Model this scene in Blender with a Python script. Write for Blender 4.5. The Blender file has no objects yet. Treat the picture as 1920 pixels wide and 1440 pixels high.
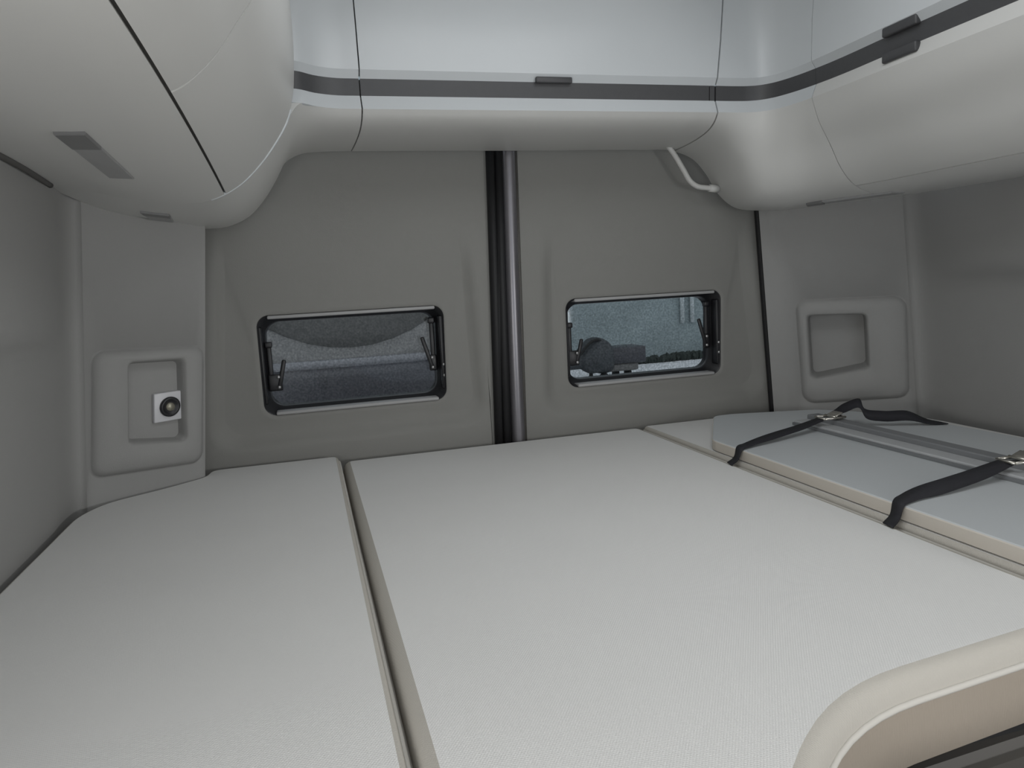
import bpy, bmesh, math
from mathutils import Vector, Matrix

SC = bpy.context.scene
COL = SC.collection
CZ = 1.25                                    # eye height above the van floor

# ------------------------------------------------------------------ camera, sky, lights, exposure
cam_d = bpy.data.cameras.new('camera')
cam = bpy.data.objects.new('camera', cam_d)
COL.objects.link(cam)
F_PX = 1380.0
cam_d.sensor_fit = 'HORIZONTAL'
cam_d.sensor_width = 36.0
cam_d.lens = F_PX / 1920 * 36.0
cam_d.clip_start = 0.02
cam_d.clip_end = 400
_Y = Vector((566 - 960, 558 - 720, F_PX)).normalized()      # van's long axis as the lens sees it
_h = Vector((1, -0.056, 0))
_X = (_h - _Y * _h.dot(_Y)).normalized()
_Z = _X.cross(_Y)
right = Vector((_X[0], _Y[0], _Z[0]))
down = Vector((_X[1], _Y[1], _Z[1]))
fwd = Vector((_X[2], _Y[2], _Z[2]))
R = Matrix((right, -down, -fwd)).transposed().to_4x4()
cam.matrix_world = Matrix.Translation((0, 0, CZ)) @ R
SC.camera = cam

SC.view_settings.view_transform = 'Standard'
SC.view_settings.look = 'None'
SC.view_settings.gamma = 1.0
SC.view_settings.use_curve_mapping = False
SC.view_settings.exposure = 1.08

w = bpy.data.worlds.new('world')
SC.world = w
w.use_nodes = True
bg = w.node_tree.nodes['Background']
bg.inputs[0].default_value = (0.88, 0.94, 1.0, 1)           # even overcast sky
bg.inputs[1].default_value = 0.55


def area(name, loc, rot, sx, sy, power, col=(1, 1, 1)):
    l = bpy.data.lights.new(name, 'AREA')
    l.shape = 'RECTANGLE'
    l.size, l.size_y = sx, sy
    l.energy = power
    l.color = col
    o = bpy.data.objects.new(name, l)
    o.location = loc
    o.rotation_euler = rot
    COL.objects.link(o)
    return o


PI = math.pi
# daylight through the cab glass ahead and the roof hatch over the bed, with two unseen side fill lamps added
area('windscreen_daylight', (0.55, -2.45, 1.35), (PI / 2, 0, 0), 1.5, 0.9, 1.2, (0.97, 0.985, 1.0))
area('roof_hatch_daylight', (0.50, 0.78, 1.93), (0, 0, 0), 0.62, 0.62, 1.5, (0.95, 0.98, 1.0))
area('left_fill_light', (-0.39, -0.20, 1.16), (PI / 2, 0, -PI / 2), 0.7, 0.30, 5.2, (1.0, 0.995, 0.985))  # unseen fill lamp added to brighten the right wall and bed
area('right_fill_light', (1.40, -0.52, 1.16), (PI / 2, 0, PI / 2), 0.7, 0.30, 9.5, (1.0, 0.995, 0.985))  # unseen fill lamp added for the left wall and cabinets

# ------------------------------------------------------------------ materials


def mat(name, col, rough=0.5, metal=0.0, noise=0.0, nscale=40, bump=0.0, bscale=300, spec=0.5, weave=0.0):
    m = bpy.data.materials.new(name)
    m.use_nodes = True
    nt = m.node_tree
    b = nt.nodes['Principled BSDF']
    b.inputs['Base Color'].default_value = (*col, 1)
    b.inputs['Roughness'].default_value = rough
    b.inputs['Metallic'].default_value = metal
    b.inputs['Specular IOR Level'].default_value = spec
    tc = nt.nodes.new('ShaderNodeTexCoord')
    if noise:
        n = nt.nodes.new('ShaderNodeTexNoise')
        n.inputs['Scale'].default_value = nscale
        n.inputs['Detail'].default_value = 4
        nt.links.new(tc.outputs['Object'], n.inputs['Vector'])
        r = nt.nodes.new('ShaderNodeMapRange')
        r.inputs['To Min'].default_value = 1 - noise
        r.inputs['To Max'].default_value = 1 + noise
        nt.links.new(n.outputs['Fac'], r.inputs['Value'])
        mx = nt.nodes.new('ShaderNodeMix')
        mx.data_type = 'RGBA'
        mx.blend_type = 'MULTIPLY'
        mx.inputs['Factor'].default_value = 1
        mx.inputs['A'].default_value = (*col, 1)
        nt.links.new(r.outputs['Result'], mx.inputs['B'])
        nt.links.new(mx.outputs['Result'], b.inputs['Base Color'])
    if bump:
        n2 = nt.nodes.new('ShaderNodeTexNoise')
        n2.inputs['Scale'].default_value = bscale
        n2.inputs['Detail'].default_value = 2
        nt.links.new(tc.outputs['Object'], n2.inputs['Vector'])
        bp = nt.nodes.new('ShaderNodeBump')
        bp.inputs['Strength'].default_value = bump
        bp.inputs['Distance'].default_value = 0.001
        nt.links.new(n2.outputs['Fac'], bp.inputs['Height'])
        nt.links.new(bp.outputs['Normal'], b.inputs['Normal'])
    if weave:
        mp = nt.nodes.new('ShaderNodeMapping')
        mp.inputs['Rotation'].default_value = (0, 0, 0.6)
        nt.links.new(tc.outputs['Object'], mp.inputs['Vector'])
        h = None
        for d in ('X', 'Y'):
            wv = nt.nodes.new('ShaderNodeTexWave')
            wv.bands_direction = d
            wv.inputs['Scale'].default_value = 130
            wv.inputs['Distortion'].default_value = 1.2
            wv.inputs['Detail'].default_value = 1
            wv.inputs['Detail Scale'].default_value = 3
            nt.links.new(mp.outputs['Vector'], wv.inputs['Vector'])
            if h is None:
                h = wv.outputs['Fac']
            else:
                ad = nt.nodes.new('ShaderNodeMath')
                ad.operation = 'MULTIPLY'
                nt.links.new(h, ad.inputs[0])
                nt.links.new(wv.outputs['Fac'], ad.inputs[1])
                h = ad.outputs[0]
        bp = nt.nodes.new('ShaderNodeBump')
        bp.inputs['Strength'].default_value = weave
        bp.inputs['Distance'].default_value = 0.0006
        nt.links.new(h, bp.inputs['Height'])
        nt.links.new(bp.outputs['Normal'], b.inputs['Normal'])
    return m


M = {}
M['wall'] = mat('grey_moulded_lining', (0.295, 0.293, 0.285), 0.75, bump=0.25, bscale=500, noise=0.03, nscale=6)
M['door'] = mat('grey_door_lining', (0.222, 0.220, 0.206), 0.7, bump=0.25, bscale=500, noise=0.03, nscale=5)
M['cab'] = mat('off_white_cabinet_lacquer', (0.59, 0.588, 0.57), 0.42, noise=0.02, nscale=5)
M['cabup'] = mat('white_cabinet_lacquer', (0.56, 0.585, 0.60), 0.32, noise=0.02, nscale=4)
M['strip'] = mat('satin_grey_handle_rail', (0.062, 0.062, 0.065), 0.42, 0.1, noise=0.08, nscale=90)
M['latch'] = mat('dark_grey_latch', (0.055, 0.055, 0.058), 0.45)
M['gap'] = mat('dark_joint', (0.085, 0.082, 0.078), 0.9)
M['fabric'] = mat('pale_grey_woven_fabric', (0.72, 0.717, 0.705), 0.95, spec=0.15, weave=0.35, noise=0.02, nscale=8)
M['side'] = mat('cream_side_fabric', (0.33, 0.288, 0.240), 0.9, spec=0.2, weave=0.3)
M['border'] = mat('cream_border_fabric', (0.47, 0.447, 0.405), 0.9, spec=0.2, weave=0.3)
M['pipe'] = mat('cream_piping', (0.56, 0.54, 0.50), 0.8, spec=0.2)
M['rubber'] = mat('black_rubber', (0.008, 0.008, 0.009), 0.6)
M['tube'] = mat('brushed_steel_tube', (0.20, 0.195, 0.21), 0.34, 0.7, noise=0.05, nscale=60)
M['black'] = mat('black_plastic', (0.012, 0.012, 0.014), 0.4)
M['screw'] = mat('zinc_screw', (0.55, 0.55, 0.55), 0.35, 0.8)
M['rimlight'] = mat('light_grey_window_trim', (0.36, 0.36, 0.36), 0.5)
M['lamp'] = mat('frosted_lamp_cover', (0.30, 0.30, 0.30), 0.35)
M['lampdark'] = mat('dark_lamp_switch', (0.17, 0.17, 0.17), 0.4)
M['white'] = mat('white_plastic', (0.62, 0.62, 0.64), 0.4)
M['brass'] = mat('dull_brass_contact', (0.42, 0.40, 0.32), 0.4, 0.6)
M['alu'] = mat('brushed_aluminium', (0.45, 0.46, 0.47), 0.5, 0.1, noise=0.06, nscale=70)
M['alud'] = mat('dark_aluminium', (0.20, 0.207, 0.215), 0.5, 0.1)  # darker tone for the bar's ridge and lip
M['board'] = mat('pale_grey_laminate', (0.53, 0.555, 0.57), 0.45)
M['boardedge'] = mat('cream_edge_band', (0.60, 0.56, 0.50), 0.6)
M['strap'] = mat('black_webbing', (0.012, 0.012, 0.016), 0.8, bump=0.3, bscale=900)
M['buckle'] = mat('bright_metal_buckle', (0.55, 0.53, 0.48), 0.25, 0.9)
M['frame'] = mat('grey_bed_frame', (0.085, 0.08, 0.073), 0.5)
M['floor'] = mat('van_floor_vinyl', (0.16, 0.14, 0.12), 0.6, noise=0.15, nscale=12)
M['ceil'] = mat('ceiling_lining', (0.55, 0.55, 0.54), 0.85, bump=0.2)
M['hall'] = mat('grey_teal_hall_cladding', (0.275, 0.325, 0.335), 0.7, noise=0.28, nscale=1.6)
M['pipeout'] = mat('pale_downpipe', (0.62, 0.67, 0.68), 0.6)
M['snow'] = mat('pale_gravel_yard', (0.74, 0.75, 0.77), 0.9, noise=0.18, nscale=2.5)
M['hedge'] = mat('dark_hedge_leaves', (0.035, 0.045, 0.04), 0.9, noise=0.5, nscale=8)
M['vanpaint'] = mat('dark_blue_grey_paint', (0.055, 0.055, 0.064), 0.35, noise=0.2, nscale=9)
M['vancowl'] = mat('mid_grey_cowl', (0.16, 0.155, 0.15), 0.6, noise=0.3, nscale=14)
M['vanglass'] = mat('dark_windscreen_glass', (0.07, 0.068, 0.062), 0.7, noise=0.5, nscale=25, spec=0.1)
M['vanedge'] = mat('light_bonnet_edge', (0.19, 0.19, 0.205), 0.4)
M['tarp'] = mat('dark_grey_tarpaulin', (0.05, 0.055, 0.06), 0.7, noise=0.3, nscale=6)
M['tyre'] = mat('tyre_black', (0.015, 0.015, 0.015), 0.8)

g = bpy.data.materials.new('tinted_window_pane')
g.use_nodes = True
nt = g.node_tree
nt.nodes.clear()
out = nt.nodes.new('ShaderNodeOutputMaterial')
tr = nt.nodes.new('ShaderNodeBsdfTransparent')
gl = nt.nodes.new('ShaderNodeBsdfGlossy')
gl.inputs['Roughness'].default_value = 0.05
gl.inputs['Color'].default_value = (0.8, 0.85, 0.9, 1)
tcg = nt.nodes.new('ShaderNodeTexCoord')
ng = nt.nodes.new('ShaderNodeTexNoise')
ng.inputs['Scale'].default_value = 210
ng.inputs['Detail'].default_value = 3
rg = nt.nodes.new('ShaderNodeValToRGB')
rg.color_ramp.elements[0].position = 0.35
rg.color_ramp.elements[0].color = (0.58, 0.595, 0.60, 1)
rg.color_ramp.elements[1].position = 0.7
rg.color_ramp.elements[1].color = (0.81, 0.82, 0.82, 1)
fr = nt.nodes.new('ShaderNodeFresnel')
fr.inputs['IOR'].default_value = 1.35
ms = nt.nodes.new('ShaderNodeMixShader')
nt.links.new(tcg.outputs['Object'], ng.inputs['Vector'])
nt.links.new(ng.outputs['Fac'], rg.inputs['Fac'])
nt.links.new(rg.outputs['Color'], tr.inputs['Color'])
hf = nt.nodes.new('ShaderNodeMath')
hf.operation = 'MULTIPLY'
hf.inputs[1].default_value = 0.6
nt.links.new(fr.outputs[0], hf.inputs[0])
nt.links.new(hf.outputs[0], ms.inputs['Fac'])
nt.links.new(tr.outputs[0], ms.inputs[1])
nt.links.new(gl.outputs[0], ms.inputs[2])
nt.links.new(ms.outputs[0], out.inputs['Surface'])
M['pane'] = g

# ------------------------------------------------------------------ helpers (coordinates: x across, y to the rear doors, z above the eye)


def obj(name, bm, m, parent=None, smooth=True, solid=0.0, face_cam=None):
    if face_cam is not None:
        bm.normal_update()
        c = Vector(face_cam)
        s = sum(f.normal.dot(c - f.calc_center_median()) * f.calc_area() for f in bm.faces)
        if s < 0:
            bmesh.ops.reverse_faces(bm, faces=bm.faces[:])
    me = bpy.data.meshes.new(name)
    bm.to_mesh(me)
    bm.free()
    if smooth:
        for p in me.polygons:
            p.use_smooth = True
    me.materials.append(M[m] if isinstance(m, str) else m)
    o = bpy.data.objects.new(name, me)
    COL.objects.link(o)
    if parent:
        o.parent = parent
    if solid:
        md = o.modifiers.new('thickness', 'SOLIDIFY')
        md.thickness = solid
        md.offset = -1
    return o


def P(x, y, z):
    return Vector((x, y, z + CZ))


def thing(name, label, cat, group=None, loc=(0, 0, 0)):
    o = bpy.data.objects.new(name, None)
    o.empty_display_size = 0.05
    o['label'] = label
    o['category'] = cat
    if group:
        o['group'] = group
    COL.objects.link(o)
    return o


def struct(o):
    o['kind'] = 'structure'
    return o


def grid(bm, rows):
    vs = [[bm.verts.new(p) for p in r] for r in rows]
    for i in range(len(vs) - 1):
        for j in range(len(vs[0]) - 1):
            bm.faces.new((vs[i][j], vs[i + 1][j], vs[i + 1][j + 1], vs[i][j + 1]))
    return vs


def loft(bm, loops, cap_last=False, cap_first=False):
    vs = [[bm.verts.new(p) for p in l] for l in loops]
    n = len(vs[0])
    for i in range(len(vs) - 1):
        for j in range(n):
            k = (j + 1) % n
            bm.faces.new((vs[i][j], vs[i][k], vs[i + 1][k], vs[i + 1][j]))
    if cap_last:
        bm.faces.new(vs[-1])
    if cap_first:
        bm.faces.new(vs[0][::-1])
    return vs


def cr(pts, t):
    """Catmull-Rom through a list of vectors at parameter t (0 .. n-1)."""
    n = len(pts)
    i = min(max(int(math.floor(t)), 0), n - 2)
    u = t - i
    p1, p2 = pts[i], pts[i + 1]
    p0 = pts[i - 1] if i > 0 else p1 * 2 - p2
    p3 = pts[i + 2] if i + 2 < n else p2 * 2 - p1
    # chord-aware tangents, no overshoot on uneven spacing
    d0, d1, d2 = (p1 - p0).length + 1e-9, (p2 - p1).length + 1e-9, (p3 - p2).length + 1e-9
    m1 = ((p1 - p0) / d0 * d1 + (p2 - p1) / d1 * d0) / (d0 + d1) * d1
    m2 = ((p2 - p1) / d1 * d2 + (p3 - p2) / d2 * d1) / (d1 + d2) * d1
    u2, u3 = u * u, u * u * u
    return p1 * (2 * u3 - 3 * u2 + 1) + m1 * (u3 - 2 * u2 + u) + p2 * (-2 * u3 + 3 * u2) + m2 * (u3 - u2)


def lin(a, b, n):
    return [a + (b - a) * i / (n - 1) for i in range(n)]


def box(bm, c, s, rot=None):
    m = Matrix.Translation(c) @ (rot or Matrix()) @ Matrix.Diagonal((s[0], s[1], s[2], 1))
    return bmesh.ops.create_cube(bm, size=1.0, matrix=m)['verts']


def rbox(bm, c, s, bev=0.003, rot=None, seg=2):
    vs = box(bm, c, s, rot)
    es = {e for v in vs for e in v.link_edges}
    bmesh.ops.bevel(bm, geom=list(es), offset=bev, segments=seg, affect='EDGES', profile=0.5)


def tube(bm, pts, r, n=12, sub=6):
    path = []
    for i in range((len(pts) - 1) * sub + 1):
        path.append(cr(pts, i / sub))
    loops = []
    up = Vector((0.31, 0.17, 0.93)).normalized()
    for i, p in enumerate(path):
        t = (path[min(i + 1, len(path) - 1)] - path[max(i - 1, 0)]).normalized()
        a = t.cross(up).normalized()
        b = t.cross(a)
        loops.append([p + (a * math.cos(q) + b * math.sin(q)) * r for q in (2 * PI * k / n for k in range(n))])
    loft(bm, loops, True, True)


def cyl(bm, c, axis, r, h, n=24, r2=None):
    q = Vector((0, 0, 1)).rotation_difference(Vector(axis)).to_matrix().to_4x4()
    bmesh.ops.create_cone(bm, cap_ends=True, segments=n, radius1=r, radius2=r if r2 is None else r2, depth=h,
                          matrix=Matrix.Translation(c) @ q)


def rquad(corners, rad, na=8, ns=10):
    """Rounded quadrilateral (2-D): na points per corner arc, ns per side."""
    pts = []
    C = [Vector(c) for c in corners]
    if not isinstance(rad, (list, tuple)):
        rad = [rad] * 4
    ends = []
    for i in range(4):
        p, a, b = C[i], C[i - 1], C[(i + 1) % 4]
        da, db = (a - p).normalized(), (b - p).normalized()
        half = math.acos(max(-1, min(1, da.dot(db)))) / 2
        d = rad[i] / math.tan(half)
        cen = p + (da + db).normalized() * rad[i] / math.sin(half)
        s, e = p + da * d, p + db * d
        arc = []
        for k in range(na):
            t = k / (na - 1)
            v = (s - cen).normalized().lerp((e - cen).normalized(), t)
            if v.length < 1e-6:
                v = -(da + db)
            # slerp
            ang = math.acos(max(-1, min(1, (s - cen).normalized().dot((e - cen).normalized()))))
            if ang > 1e-4 and rad[i] > 0:
                v = ((s - cen) * math.sin((1 - t) * ang) + (e - cen) * math.sin(t * ang)) / math.sin(ang)
                arc.append(cen + v)
            else:
                arc.append(p.copy())
        ends.append(arc)
    for i in range(4):
        pts += ends[i]
        a, b = ends[i][-1], ends[(i + 1) % 4][0]
        for k in range(1, ns + 1):
            pts.append(a + (b - a) * k / (ns + 1))
    return pts


def sstep(a, b, x):
    t = max(0, min(1, (x - a) / (b - a)))
    return t * t * (3 - 2 * t)


# ------------------------------------------------------------------ van shell
bm = bmesh.new()
rbox(bm, Vector((0.5, -0.35, -0.02)), (2.3, 4.5, 0.04), 0.005)
struct(obj('floor', bm, 'floor', smooth=False))

bm = bmesh.new()                                           # ceiling with the roof hatch opening left free for the lamp under it
for x0, x1, y0, y1 in ((-0.45, 0.18, -2.6, 1.9), (0.82, 1.46, -2.6, 1.9), (0.18, 0.82, 1.10, 1.9), (0.18, 0.82, -2.6, 0.46)):
    box(bm, P((x0 + x1) / 2, (y0 + y1) / 2, 0.735), (x1 - x0, y1 - y0, 0.03))
struct(obj('ceiling', bm, 'ceil', smooth=False))
bm = bmesh.new()
rbox(bm, P(0.5, 0.78, 0.765), (0.70, 0.70, 0.03), 0.01)
struct(obj('trim_3', bm, 'white', smooth=False))           # roof hatch lid


def wall(name, plan, tilt, swz, sgn, fade_y):
    """Side lining: plan line at bed height, leaning in by tilt per metre, with a swage fold at swz."""
    bm = bmesh.new()
    zs = [-1.25, -0.9, -0.6, -0.45, -0.38, -0.3, -0.22, -0.16, -0.12, -0.09, -0.07, -0.05, -0.03, -0.01, 0.01, 0.03, 0.06, 0.1, 0.16, 0.22, 0.3, 0.45, 0.72]
    rows = []
    for z in zs:
        row = []
        for (x, y) in plan:
            amt = 0.036 * (1 - sstep(fade_y - 0.42, fade_y - 0.10, y))
            off = amt * (sstep(swz - 0.022, swz + 0.022, z) - 0.5 * sstep(swz + 0.05, swz + 0.3, z))
            row.append(P(x + sgn * (tilt * (z + 0.383) + off), y, z))
        rows.append(row)
    grid(bm, rows)
    return struct(obj(name, bm, 'wall', face_cam=(0.5, 0.4, CZ), solid=0.03))


planL = [(-0.4308, 1.5405), (-0.4407, 1.5338), (-0.4460, 1.526), (-0.4495, 1.512), (-0.4510, 1.49), (-0.4512, 1.45)] + [(-0.448 - 0.004 * i / 12, 1.4 - 0.33 * i) for i in range(13)]
planR = [(1.4801, 1.5030), (1.4894, 1.4955), (1.4945, 1.486), (1.4972, 1.472), (1.4975, 1.45), (1.4945, 1.40), (1.483, 1.25), (1.470, 1.1)] + [(1.46, 0.9 - 0.33 * i) for i in range(11)]
wall('wall_left', planL, 0.10, -0.045, 1, 1.62)
wall('wall_right', planR, 0.10, -0.03, -1, 1.62)


class Facet:
    """Angled rear pillar: s runs along it, t up, h out into the room."""

    def __init__(self, p0, p1, lean):
        self.o = Vector((p0[0], p0[1], -0.383))
        self.es = (Vector((p1[0], p1[1], -0.383)) - self.o).normalized()
        self.et = Vector((lean, 0, 1)).normalized()
        n = self.es.cross(self.et).normalized()
        if n.dot(-self.o) < 0:
            n = -n
        self.n = n

    def __call__(self, s, t, h=0.0):
        q = self.o + self.es * s + self.et * t + self.n * h
        return P(*q)


def pillar(name, F, quad, panel, pr, recess, rr, depth, back):
    """Trim panel on the pillar: raised rounded plate with a deep storage niche."""
    bm = bmesh.new()
    N = dict(na=8, ns=12)
    o = rquad(quad, 0.0005, **N)
    a = rquad(panel, pr, **N)

    def shrink(q, d):
        c = sum((Vector(p) for p in q), Vector((0, 0))) / 4
        res = []
        for p in q:
            v = Vector(p) - c
            res.append((c.x + v.x * (1 - d / abs(v.x)), c.y + v.y * (1 - d / abs(v.y))))
        return res
    b0 = rquad(shrink(panel, 0.0018), pr, **N)
    b = rquad(shrink(panel, 0.0036), pr, **N)
    b2 = rquad(shrink(panel, 0.015), pr * 0.8, **N)
    r0 = rquad(shrink(recess, -0.004), rr, **N)
    r1 = rquad(recess, rr, **N)
    r2 = rquad(shrink(recess, 0.003), rr, **N)
    r3 = rquad(shrink(recess, 0.006), rr, **N)
    loops = [[F(p.x, p.y, h) for p in L] for L, h in ((o, 0), (a, 0), (b0, -0.005), (b, 0.001), (b2, 0.011), (r0, 0.011), (r1, 0.008), (r2, -0.004), (r3, -depth))]
    loft(bm, loops)
    bm.faces.new([bm.verts.new(p) for p in loops[-1]])
    # return from the pillar's edge back to the door
    e0, e1 = F(quad[0][0], quad[0][1]), F(quad[3][0], quad[3][1])
    rows = []
    for k in range(8):
        p = e0.lerp(e1, k / 7)
        rows.append([p, p + Vector((back[0] * 0.3, 0.006, 0)), p + Vector((back[0], back[1], 0))])
    grid(bm, rows)
    return struct(obj(name, bm, 'wall', face_cam=(0.5, 0.0, CZ)))


FL = Facet((-0.237, 1.67), (-0.402, 1.56), 0.10)
FR = Facet((1.237, 1.70), (1.41, 1.56), -0.10)
t1 = pillar('trim_1', FL, [(-0.001, -0.25), (0.265, -0.25), (0.265, 0.62), (-0.004, 0.62)],
            [(0.0005, 0.044), (0.229, 0.060), (0.223, 0.309), (-0.0025, 0.298)], 0.024,
            [(0.0415, 0.101), (0.158, 0.117), (0.157, 0.279), (0.045, 0.274)], 0.010, 0.017, (-0.035, 0.10))
t2 = pillar('trim_2', FR, [(-0.036, -0.25), (0.350, -0.25), (0.350, 0.62), (-0.019, 0.62)],
            [(0.042, 0.024), (0.302, 0.044), (0.310, 0.309), (0.046, 0.308)], 0.03,
            [(0.0692, 0.0934), (0.212, 0.1228), (0.2152, 0.2656), (0.0727, 0.2667)], 0.012, 0.055, (0.05, 0.06))

# ------------------------------------------------------------------ rear doors
D = 1.75
WIN = {1: [(-0.105, -0.266), (0.320, -0.266), (0.326, -0.037), (-0.104, -0.037)],
       2: [(0.640, -0.268), (1.081, -0.268), (1.086, -0.042), (0.642, -0.042)]}


def door(name, outer, panel, pin, win, wr):
    bm = bmesh.new()
    N = dict(na=10, ns=24)

    def L(q, r, dep, k=1.0):
        pts = []
        for p in rquad(q, r, **N):
            f = 1 - sstep(0.0, 0.17, p.y)
            pts.append(P(p.x, D + dep * f, p.y))
        return pts

    def grow(q, d):
        s = [(-1, -1), (1, -1), (1, 1), (-1, 1)]
        return [(p[0] + d * a, p[1] + d * b) for p, (a, b) in zip(q, s)]
    loops = [L(outer, 0.001, 0), L(grow(panel, 0.012), 0.06, 0), L(panel, 0.055, 0.002), L(grow(panel, -0.010), 0.052, 0.010),
             L(pin, 0.05, 0.019), L(grow(pin, -0.004), 0.047, 0.020), L(grow(win, 0.020), 0.042, 0.0205),
             L(grow(win, 0.012), 0.036, 0.0195), L(grow(win, 0.003), wr, 0.019), L(win, wr, 0.022), L(win, wr, 0.032)]
    loft(bm, loops)
    return struct(obj(name, bm, 'door', face_cam=(0.4, 0.0, CZ), solid=0.0))


d1 = door('door_1', [(-0.36, -0.75), (0.420, -0.75), (0.456, 0.46), (-0.30, 0.46)],
          [(-0.225, -0.335), (0.415, -0.330), (0.398, 0.17), (-0.17, 0.17)],
          [(-0.200, -0.310), (0.390, -0.304), (0.376, 0.14), (-0.155, 0.14)], WIN[1], 0.028)
d2 = door('door_2', [(0.500, -0.75), (1.290, -0.75), (1.180, 0.46), (0.530, 0.46)],
          [(0.568, -0.330), (1.212, -0.335), (1.150, 0.17), (0.585, 0.17)],
          [(0.595, -0.304), (1.187, -0.310), (1.130, 0.14), (0.608, 0.14)], WIN[2], 0.028)

# bare window frames added around the two unseen side fill lamps
for n, x, yo in ((3, -0.405, 0.0), (4, 1.415, -0.32)):
    w_ = bpy.data.objects.new('window_%d' % n, None)
    COL.objects.link(w_)
    struct(w_)
    for y0, z0, sy, sz in ((-0.20, 0.08, 0.78, 0.03), (-0.20, -0.26, 0.78, 0.03), (-0.58, -0.09, 0.03, 0.37), (0.18, -0.09, 0.03, 0.37)):
        bm = bmesh.new()
        rbox(bm, P(x, y0 + yo, z0), (0.03, sy, sz), 0.006)
        obj('frame_bar', bm, 'rimlight', w_)

# black weather seal on the right-hand door edge
bm = bmesh.new()
tube(bm, [P(1.240, 1.740, -0.60), P(1.2215, 1.740, -0.36), P(1.2015, 1.740, -0.10), P(1.182, 1.740, 0.16), P(1.169, 1.740, 0.33)], 0.009, 10)
o = obj('door_seal', bm, 'rubber', d2)
o['label'] = 'black rubber seal along the door edge'

# closing rail between the doors
rail = thing('door_rail', 'vertical dark steel rail with black rubber flank between the two rear doors', 'rail')
bm = bmesh.new()
rows = []
prof = [(0.000, 0.004), (0.000, -0.012), (0.006, -0.018), (0.014, -0.020), (0.019, -0.012), (0.022, -0.020), (0.030, -0.022), (0.040, -0.016), (0.044, 0.004)]
for k in range(2):
    z = (-0.60, 0.40)[k]
    x0 = (0.424, 0.4515)[k]
    rows.append([P(x0 + a, D + b, z) for a, b in prof])
grid(bm, rows)
obj('rubber_flank', bm, 'rubber', rail, face_cam=(0.4, 0, CZ), solid=0.004)
bm = bmesh.new()
tube(bm, [P(0.487, D - 0.012, -0.62), P(0.4905, D - 0.012, -0.2), P(0.5035, D - 0.012, 0.40)], 0.017, 20)
obj('steel_tube', bm, 'tube', rail)
bm = bmesh.new()
rows = [[P(x0 + a, D + b, z) for a, b in ((0, 0.004), (0, -0.006), (0.005, -0.008), (0.009, -0.004), (0.010, 0.004))]
        for z, x0 in ((-0.62, 0.500), (0.40, 0.5195))]
grid(bm, rows)
obj('edge_lip', bm, 'frame', rail, face_cam=(0.4, 0, CZ), solid=0.002)
bm = bmesh.new()                                           # dark back of the door joint
box(bm, P(0.475, D + 0.03, -0.1), (0.14, 0.03, 1.1))
obj('joint_back', bm, 'rubber', rail, smooth=False)


# ------------------------------------------------------------------ windows in the doors
def stay(win, side, x_rail, x_arm0, x_arm1, z0, z1, za0, za1, yy):
    bm = bmesh.new()
    rbox(bm, P(x_rail, yy, (z0 + z1) / 2), (0.011, 0.010, z0 - z1), 0.003)
    rbox(bm, P(x_rail, yy - 0.002, z0 - 0.006), (0.017, 0.014, 0.014), 0.003)
    a, b = P(x_arm0, yy - 0.006, za0), P(x_arm1, yy - 0.006, za1)
    d = b - a
    q = Vector((0, 0, 1)).rotation_difference(d.normalized()).to_matrix().to_4x4()
    rbox(bm, (a + b) / 2, (0.010, 0.007, d.length), 0.003, q)
    rbox(bm, P((x_rail + x_arm1) / 2, yy - 0.003, za1 + 0.014), (abs(x_rail - x_arm1) + 0.016, 0.009, 0.040), 0.004)
    s = obj('stay', bm, 'black', win)
    for dz in (0.027, 0.003):
        bm = bmesh.new()
        cyl(bm, P(x_arm1, yy - 0.011, za1 + dz), (0, -1, 0), 0.0038, 0.004, 12)
        obj('screw', bm, 'screw', s)


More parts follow.
